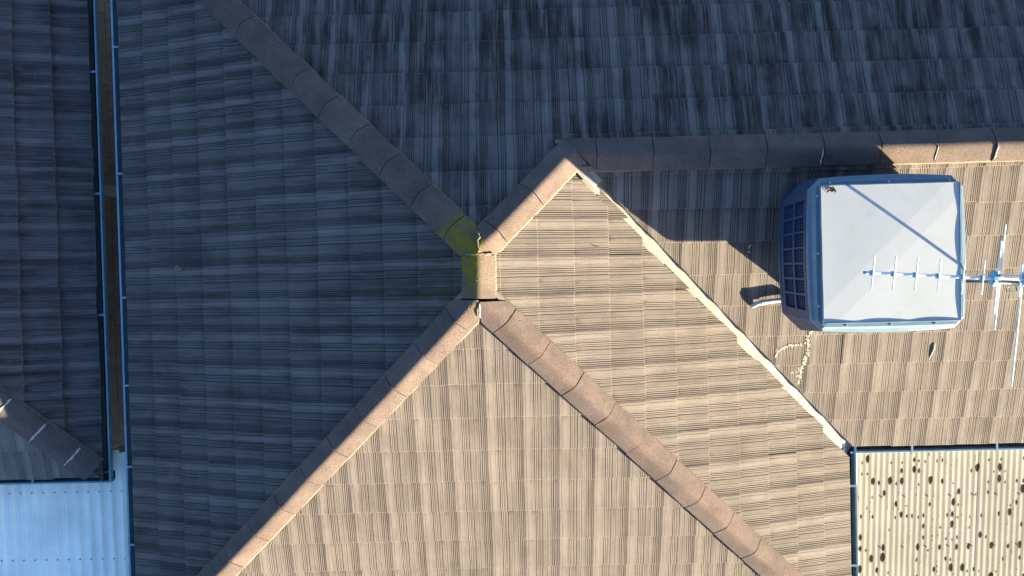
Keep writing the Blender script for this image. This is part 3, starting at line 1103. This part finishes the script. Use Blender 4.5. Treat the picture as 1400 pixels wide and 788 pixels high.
# wad of wet leaves caught under the lid corner
lit = MB()
rr = random.Random(9)
for i in range(26):
    a_, b_ = rr.uniform(-.04, .04), rr.uniform(-.014, .014)
    p = W((2.615 + a_, .370 + b_ - abs(a_) * .25 * 0, zl + .004 + rr.uniform(0, .010)))
    e1 = Vector((rr.uniform(-1, 1), rr.uniform(-1, 1), rr.uniform(-.3, .3))).normalized() * .013
    e2 = e1.cross(Z).normalized() * .007
    lit.add([p - e1, p + e2, p + e1, p - e2 + Z * .003], [(0, 1, 2, 3)])
wad = lit.obj('leaf_litter', M['litter'])
wad['kind'] = 'stuff'
wad['label'] = 'small dark wad of dead leaves caught on a corner of the cooler lid'
wad['category'] = 'leaves'

# ------------------------------------------------------------------ television antenna beside the cooler
mast_xy = (3.735, -.335)
ant = thing('television_antenna', on_wing(*mast_xy), 'slender aluminium television antenna with thin rods on a mast beside the cooler', 'antenna')
MB().tube([on_wing(*mast_xy, -.05), W((mast_xy[0] - .01, mast_xy[1], .80))], .0115, 10).obj('mast', M['steel'], ant)
bz = .75


def boom_y(x):
    return -.243 - (x - 2.627) * .0712


bd = Vector((1, -.0712, 0)).normalized()
be = Vector((.118, 1, 0)).normalized()      # rods lean a little off square
mb = MB()
mb.extrude([Vector((0, -.010, -.008)), Vector((0, .010, -.008)), Vector((0, .010, .006)), Vector((0, .004, .010)), Vector((0, -.004, .010)), Vector((0, -.010, .006))], W((2.615, boom_y(2.615), bz)), W((3.47, boom_y(3.47), bz)), True)
mb.obj('boom', M['alu'], ant)


def rod(x, up_, down, z, r=.0052, y0=None):
    c = W((x, boom_y(x) if y0 is None else y0, z))
    o = MB().tube([c - be * down, c + be * up_], r, 7).obj('rod', M['alu'], ant)
    return o


for x in (2.661, 2.802, 2.947, 3.098, 3.257, 3.388):
    rod(x, .118, .113, bz + .018)
    c = W((x, boom_y(x), bz))
    MB().box((-.012, -.017, -.010), (.012, .017, .0125), Matrix.Translation(c)).obj('rod_clip', M['bluebox'], ant)
MB().box((-.006, -.010, -.010), (.006, .010, .010), Matrix.Translation(W((2.612, boom_y(2.612), bz)))).obj('boom_cap', M['bluebox'], ant)
# insulator plates and the three parallel feeder rails behind them
for x, hh in ((3.468, .052), (3.668, .044), (3.86, .05)):
    mb = MB()
    n = 14
    c = W((x, boom_y(x), bz))
    vs = []
    for sx in (-.013, .013):
        for i in range(n):
            a_ = 2 * math.pi * i / n
            vs.append(c + Vector((sx, hh * math.cos(a_), .034 * math.sin(a_))))
    mb.add(vs, [tuple(range(n)), tuple(reversed(range(n, 2 * n)))] + [(i, n + i, n + (i + 1) % n, (i + 1) % n) for i in range(n)])
    mb.obj('insulator', M['bluebox'], ant)
for dy, zz_ in ((.027, .012), (.0, .020), (-.030, .004)):
    mb = MB()
    w_ = .0045 if dy else .008
    mb.extrude([Vector((0, -w_, -.004)), Vector((0, w_, -.004)), Vector((0, w_, .004)), Vector((0, -w_, .004))], W((3.47, boom_y(3.47) + dy, bz + zz_)), W((4.05, boom_y(4.05) + dy, bz + zz_)), True)
    mb.obj('feeder_rail', M['alu'], ant)
rod(3.497, .245, .242, bz - .004, .0052, -.298)
rod(3.520, .355, .352, bz - .016, .0056, -.299)
rod(3.640, .10, .115, bz + .012)
rod(3.672, .70, .715, bz - .020, .0058)
rod(3.86, .78, .78, bz - .020, .0058)
for x, dy in ((3.49, .02), (3.49, -.022), (3.455, -.02)):
    MB().tube([W((x, boom_y(x) + dy, bz + .02)), W((x, boom_y(x) + dy, bz + .034))], .006, 6).obj('bolt', M['black'], ant)
pts = []
for i in range(17):
    a_ = math.pi * (.15 + 1.5 * i / 16)
    pts.append(W((3.655 + .055 * math.cos(a_) + .0 * i, -.375 + .022 * math.sin(a_), bz - .06 - .002 * i)))
pts += [W((3.69, -.36, bz - .12)), W((3.722, -.345, bz - .2)), W((3.722, -.332, .0)), W((3.722, -.330, -.5))]
MB().tube(pts, .0035, 6).obj('cable', M['black'], ant, True)

# ------------------------------------------------------------------ neighbouring house
NX, NY, NZ = -3.857, -2.112, -1.70
NG = .3010
nb = thing('neighbour_house', (NX, NY, 0), 'neighbouring tiled roof corner with white mortar joints on its hip caps', 'house')
NXE, NYE = -7.2, 4.6
n_e = slope_part(nb, [(NX, NY, NZ), (NX, NYE, NZ), (NXE, NYE, NZ + (NX - NXE) * T), (NXE, NY + (NX - NXE), NZ + (NX - NXE) * T)])
n_s = slope_part(nb, [(NX, NY, NZ), (NXE, NY + (NX - NXE), NZ + (NX - NXE) * T), (NXE - .3, NY + (NX - NXE), NZ + (NX - NXE) * T), (NXE - .3, NY, NZ)])
tile_slope(n_e, 'next_east', M['tile_next'], Y, Vector((-CT, 0, ST)), W((NX, 0, NZ)), 11, NG, .272, 2.229, (-2.2, 4.5),
           lambda c: [((NX - cut, NY, 0), (r2, r2, 0))], jit=1.6)
tile_slope(n_s, 'next_south', M['tile_next_pale'], X, Vector((0, CT, ST)), W((0, NY, NZ)), 11, NG, .272, NX + .05, (-7.4, -3.7),
           lambda c: [((NX - cut, NY, 0), (-r2, -r2, 0))], jit=1.6)
hb, ax, sd, up_ = ridge_line(nb, W((NX - 3.2, NY + 3.2, NZ + 3.2 * T)), W((NX - .075, NY + .075, NZ + .075 * T)), steps(math.sqrt(2 + T * T) * 3.125 - .243 - .388 * 10, .388, 11), .128, .070, .070, M['cap_next'], seed=31)
tl = math.sqrt(2 + T * T) * 3.125
for k_ in range(3):
    dd = tl - .243 - .388 * k_
    p0 = W((NX - 3.2, NY + 3.2, NZ + 3.2 * T)) + ax * dd
    pts = [p0 + sd * x + up_ * (z + .070 + .006) for x, z in cap_profile(.122, .066)]
    lump('joint_pointing', pts, .022, .005, M['mortar_pale'], nb, 40 + k_, up_)
ng = gutter(nb, W((NX, NYE, NZ)), W((NX, NY - .055, NZ)), (1, 0, 0), -.035, wid=.10, back=.045, clip_at=[1.5, 2.7, 3.9, 5.1])
gutter(nb, W((NXE, NY, NZ)), W((NX + .058, NY, NZ)), (0, -1, 0), -.0385, wid=.10, back=.045, clip_at=[1.5, 2.62])
wall_ring(nb, [(NXE, NY + .5), (NX - 1.75, NY + .5), (NX - 1.75, NYE), (NXE, NYE)], 0.0, Z0 + NZ - .1, .2, M['wall'])
for yy in (NY + .15, NY + 2.9, NYE - .4):
    MB().box((NX - .2, yy - .045, 0), (NX - .11, yy + .045, Z0 + NZ - .12)).obj('verandah_post', M['wall'], nb)

# ------------------------------------------------------------------ ribbed sheet roofs
def ribbed(name, x0, x1, y0, y1, z0, z1, pitch, h, prof, mat, parent, phase, lap=0.0):
    """sheet with ribs along y; prof(t) in [0,1] gives the rib shape"""
    per = 10
    n = max(2, int(round((x1 - x0) / pitch * per)))
    vs, fs = [], []
    for i in range(n + 1):
        x = x0 + (x1 - x0) * i / n
        t_ = ((x - phase) / pitch) % 1.0
        hz = prof(t_) * h
        vs += [W((x, y0, z0 + hz + lap)), W((x, y1, z1 + hz + lap))]
    for i in range(n):
        fs.append((i * 2, i * 2 + 1, i * 2 + 3, i * 2 + 2))
    b_ = len(vs)
    vs += [v - Vector((0, 0, .0012)) for v in vs]
    fs += [tuple(reversed([i + b_ for i in f])) for f in fs[:]]
    return mesh_obj(name, vs, [tuple(reversed(f)) for f in fs], mat, parent, True)


def corr(t_):
    return .5 + .5 * math.cos(2 * math.pi * t_)


def trap(t_):
    t_ = min(t_, 1 - t_) * 2                # 0 at rib centre, 1 at pan centre
    if t_ < .28:
        return 1.0
    if t_ < .46:
        return 1 - (t_ - .28) / .18
    if .78 < t_:
        return .10
    return 0.0


patio = thing('patio_roof', W((4.3, -3.2, -3.9)), 'cream corrugated patio roof spotted with dark lichen below the tiled eaves', 'roof')
PX0, PY0, PZ0 = 3.512, -1.985, -1.56
PP = .0555
xs = [PX0 + .0, PX0 + PP * 7.5, PX0 + PP * 14.5, PX0 + PP * 22, PX0 + PP * 31.5]
for i in range(4):
    ribbed('roof_sheet', xs[i] - (.0 if i == 0 else PP * .6), xs[i + 1], PY0 + .02, PY0 - 3.4, PZ0, PZ0 - .30, PP, .0022, corr, M['patio'], patio, 3.5, .0008 * (i % 2))
MB().extrude([Vector((-.004, 0, .0)), Vector((.020, 0, .0)), Vector((.020, 0, .020)), Vector((.012, 0, .024)), Vector((-.004, 0, .024))], W((PX0 - .008, PY0 + .03, PZ0 + .005)), W((PX0 - .008, PY0 - 3.4, PZ0 - .295)), True).obj('edge_flashing', M['white_trim'], patio)
MB().extrude([Vector((0, .0, .012)), Vector((0, .022, .012)), Vector((0, .022, .030)), Vector((0, .0, .026))], W((PX0 + .014, PY0 + .002, PZ0 + .006)), W((xs[-1] + .05, PY0 + .002, PZ0 + .006)), True).obj('edge_flashing', M['white_trim'], patio)
MB().extrude([Vector((0, 0, -.05)), Vector((.10, 0, -.05)), Vector((.10, 0, .03)), Vector((.0, 0, .03))], W((xs[-1] + .13, PY0 - .02, PZ0)), W((xs[-1] + .13, PY0 - 3.4, PZ0 - .295)), True).obj('barge_capping', M['gutter'], patio)
screw_mesh = None
for row in (.46, .97, 1.5):
    for q in range(0, 29, 4):
        x = 3.5 + PP * (q + 1)
        z = PZ0 - .30 * row / 3.42 + .0022
        mb = MB().tube([W((x, PY0 - row, z - .002)), W((x, PY0 - row, z + .003))], .007, 7)
        mb.obj('roof_screw', M['screw_dark'], patio)
for x, y in ((PX0 + .1, PY0 - 3.2), (xs[-1] - .1, PY0 - 3.2), (xs[-1] - .1, PY0 - .3)):
    MB().box((x - .04, y - .04, 0), (x + .04, y + .04, Z0 + PZ0 - .29)).obj('post', M['white_trim'], patio)

carport = thing('carport_roof', W((-4.4, -3.2, -3.9)), 'pale ribbed carport roof in shade between the two tiled houses', 'roof')
CP = .116
cxs = [-3.81 + .125, -3.81 - .012, -3.81 - CP * 7 - .012, -3.81 - CP * 14 - .012]
for i in range(3):
    ribbed('roof_sheet', cxs[i + 1] - (.012 if i < 2 else 0), cxs[i], -1.92 + .02 * i, -5.2, -1.98, -2.06, CP, .026, trap, M['carport'], carport, -3.81, .003 * (1 if i == 0 else 0) - .0015 * i)
for yy in (-2.32, -3.02, -4.0):
    for q in range(0, 13):
        xq = -3.81 - CP * q
        MB().tube([W((xq, yy, -1.98 - (abs(yy) - 1.92) * .0244 + .0245)), W((xq, yy, -1.98 - (abs(yy) - 1.92) * .0244 + .031))], .007, 7).obj('roof_screw', M['screw_dark'], carport)
MB().box((-3.56, -8.0, 0), (-3.46, -3.95, Z0 - 1.30)).obj('sun_blocker_wall', M['wall'], carport)  # unseen wall added to keep low sun off the carport roof
MB().box((-3.372, -4.6, 0), (-3.30, -1.9, Z0 - 1.53)).obj('sun_blocker_wall', M['wall'], carport)  # second added blocker, hidden under the west gutter, stops stray sun
MB().box((-5.4, -1.98, Z0 - 2.09), (-3.7, -1.94, Z0 - 2.00)).obj('beam', M['steel'], carport)
for x, y in ((-3.80, -2.05), (-5.2, -2.05), (-3.80, -5.0), (-5.2, -5.0)):
    MB().box((x - .04, y - .04, 0), (x + .04, y + .04, Z0 - 2.095)).obj('post', M['steel'], carport)

# ------------------------------------------------------------------ loose bits on the roof
lv, lf = [], []
base_p = W((-2.784, -.074, -2.784 * T + .004))
dx_, dy_ = Vector((.985, -.05, .40)).normalized(), Vector((.05, 1, 0)).normalized()
nl = Vector((-ST, 0, CT))
for i in range(9):
    t_ = i / 8
    w_ = .020 * math.sin(math.pi * min(1, t_ * .95 + .06)) ** .7 + .002
    curl = .018 * math.sin(t_ * 3.0)
    c = base_p + dx_ * (t_ - .5) * .125 + dy_ * .012 * math.sin(t_ * 5) + nl * (.004 + curl)
    for s_ in (-1, -.45, 0, .45, 1):
        lv.append(c + dy_ * s_ * w_ + nl * abs(s_) * .012)
for i in range(8):
    for q in range(4):
        lf.append((i * 5 + q, i * 5 + q + 1, (i + 1) * 5 + q + 1, (i + 1) * 5 + q))
lf2 = [tuple(reversed([j + len(lv) for j in f])) for f in lf]
leaf = mesh_obj('dry_leaf', lv + [v - nl * .0015 for v in lv], lf + lf2, M['leaf'])
leaf['label'] = 'single curled dry leaf lying on the shaded slope of dark tiles'
leaf['category'] = 'leaf'
twig_pts = [on_wing(4.005, -.905, -.022), on_wing(4.0, -.95, -.012), on_wing(3.985, -1.0, -.008), on_wing(3.968, -1.06, -.006)]
tw = MB().tube(twig_pts, [.003, .006, .005, .003], 6).obj('twig', M['mortar_pale'], None, True)
tw['label'] = 'short pale twig resting on sunlit tiles downhill of the antenna'
tw['category'] = 'twig'

# hairline crack in one east tile
ck = lump('tile_crack', [on_east(.905, .03, -.010), on_east(.93, .015, -.011), on_east(.955, .012, -.012), on_east(.985, .008, -.014)], .006, .002, M['litter'], house, 61)
# crusty lichen clumps round the ridge junction, dropped on to whatever lies below them
bpy.context.view_layer.update()
dg = bpy.context.evaluated_depsgraph_get()
rl = random.Random(17)
mv, mf = [], []
ico = [Vector((math.cos(a) * r_, math.sin(a) * r_, z)) for r_, z, k_ in ((1, .0, 6), (.62, .7, 5)) for a in [2 * math.pi * q / k_ for q in range(k_)]] + [Vector((0, 0, .95))]
icf = [(i, (i + 1) % 6, 6 + (i * 5 // 6) % 5) for i in range(6)] + [(6 + (i + 1) % 5, 6 + i, (i * 6 // 5 + 1) % 6) for i in range(5)] + [(6 + i, 6 + (i + 1) % 5, 11) for i in range(5)]
for i in range(420):
    if i < 240:
        x, y = rl.gauss(-.10, .07), rl.gauss(.04, .08)
    elif i < 330:
        x, y = rl.gauss(-.06, .05), rl.uniform(-L - .14, -.03)
    else:
        x, y = rl.gauss(.01, .018), rl.uniform(-.05, .13)
    if x > .05:
        continue
    hit, loc, nor, _i, ob, _m = scene.ray_cast(dg, Vector((x, y, Z0 + 1.0)), Vector((0, 0, -1)))
    if not hit or loc.z < Z0 - .12:
        continue
    q = nor.to_track_quat('Z', 'Y').to_matrix()
    sz = rl.uniform(.002, .0065)
    b_ = len(mv)
    for v in ico:
        mv.append(loc + q @ Vector((v.x * sz * rl.uniform(.7, 1.3), v.y * sz * rl.uniform(.7, 1.3), v.z * sz * .45)))
    mf += [tuple(j + b_ for j in f) for f in icf]
M['lichen'] = plain_material('yellow_lichen', (.21, .15, .012), .95, 0, .35, 60, (.06, .06, .012), .5, .1)
lo = mesh_obj('lichen_clumps', mv, mf, M['lichen'], house)
set_kind(lo, 'stuff')
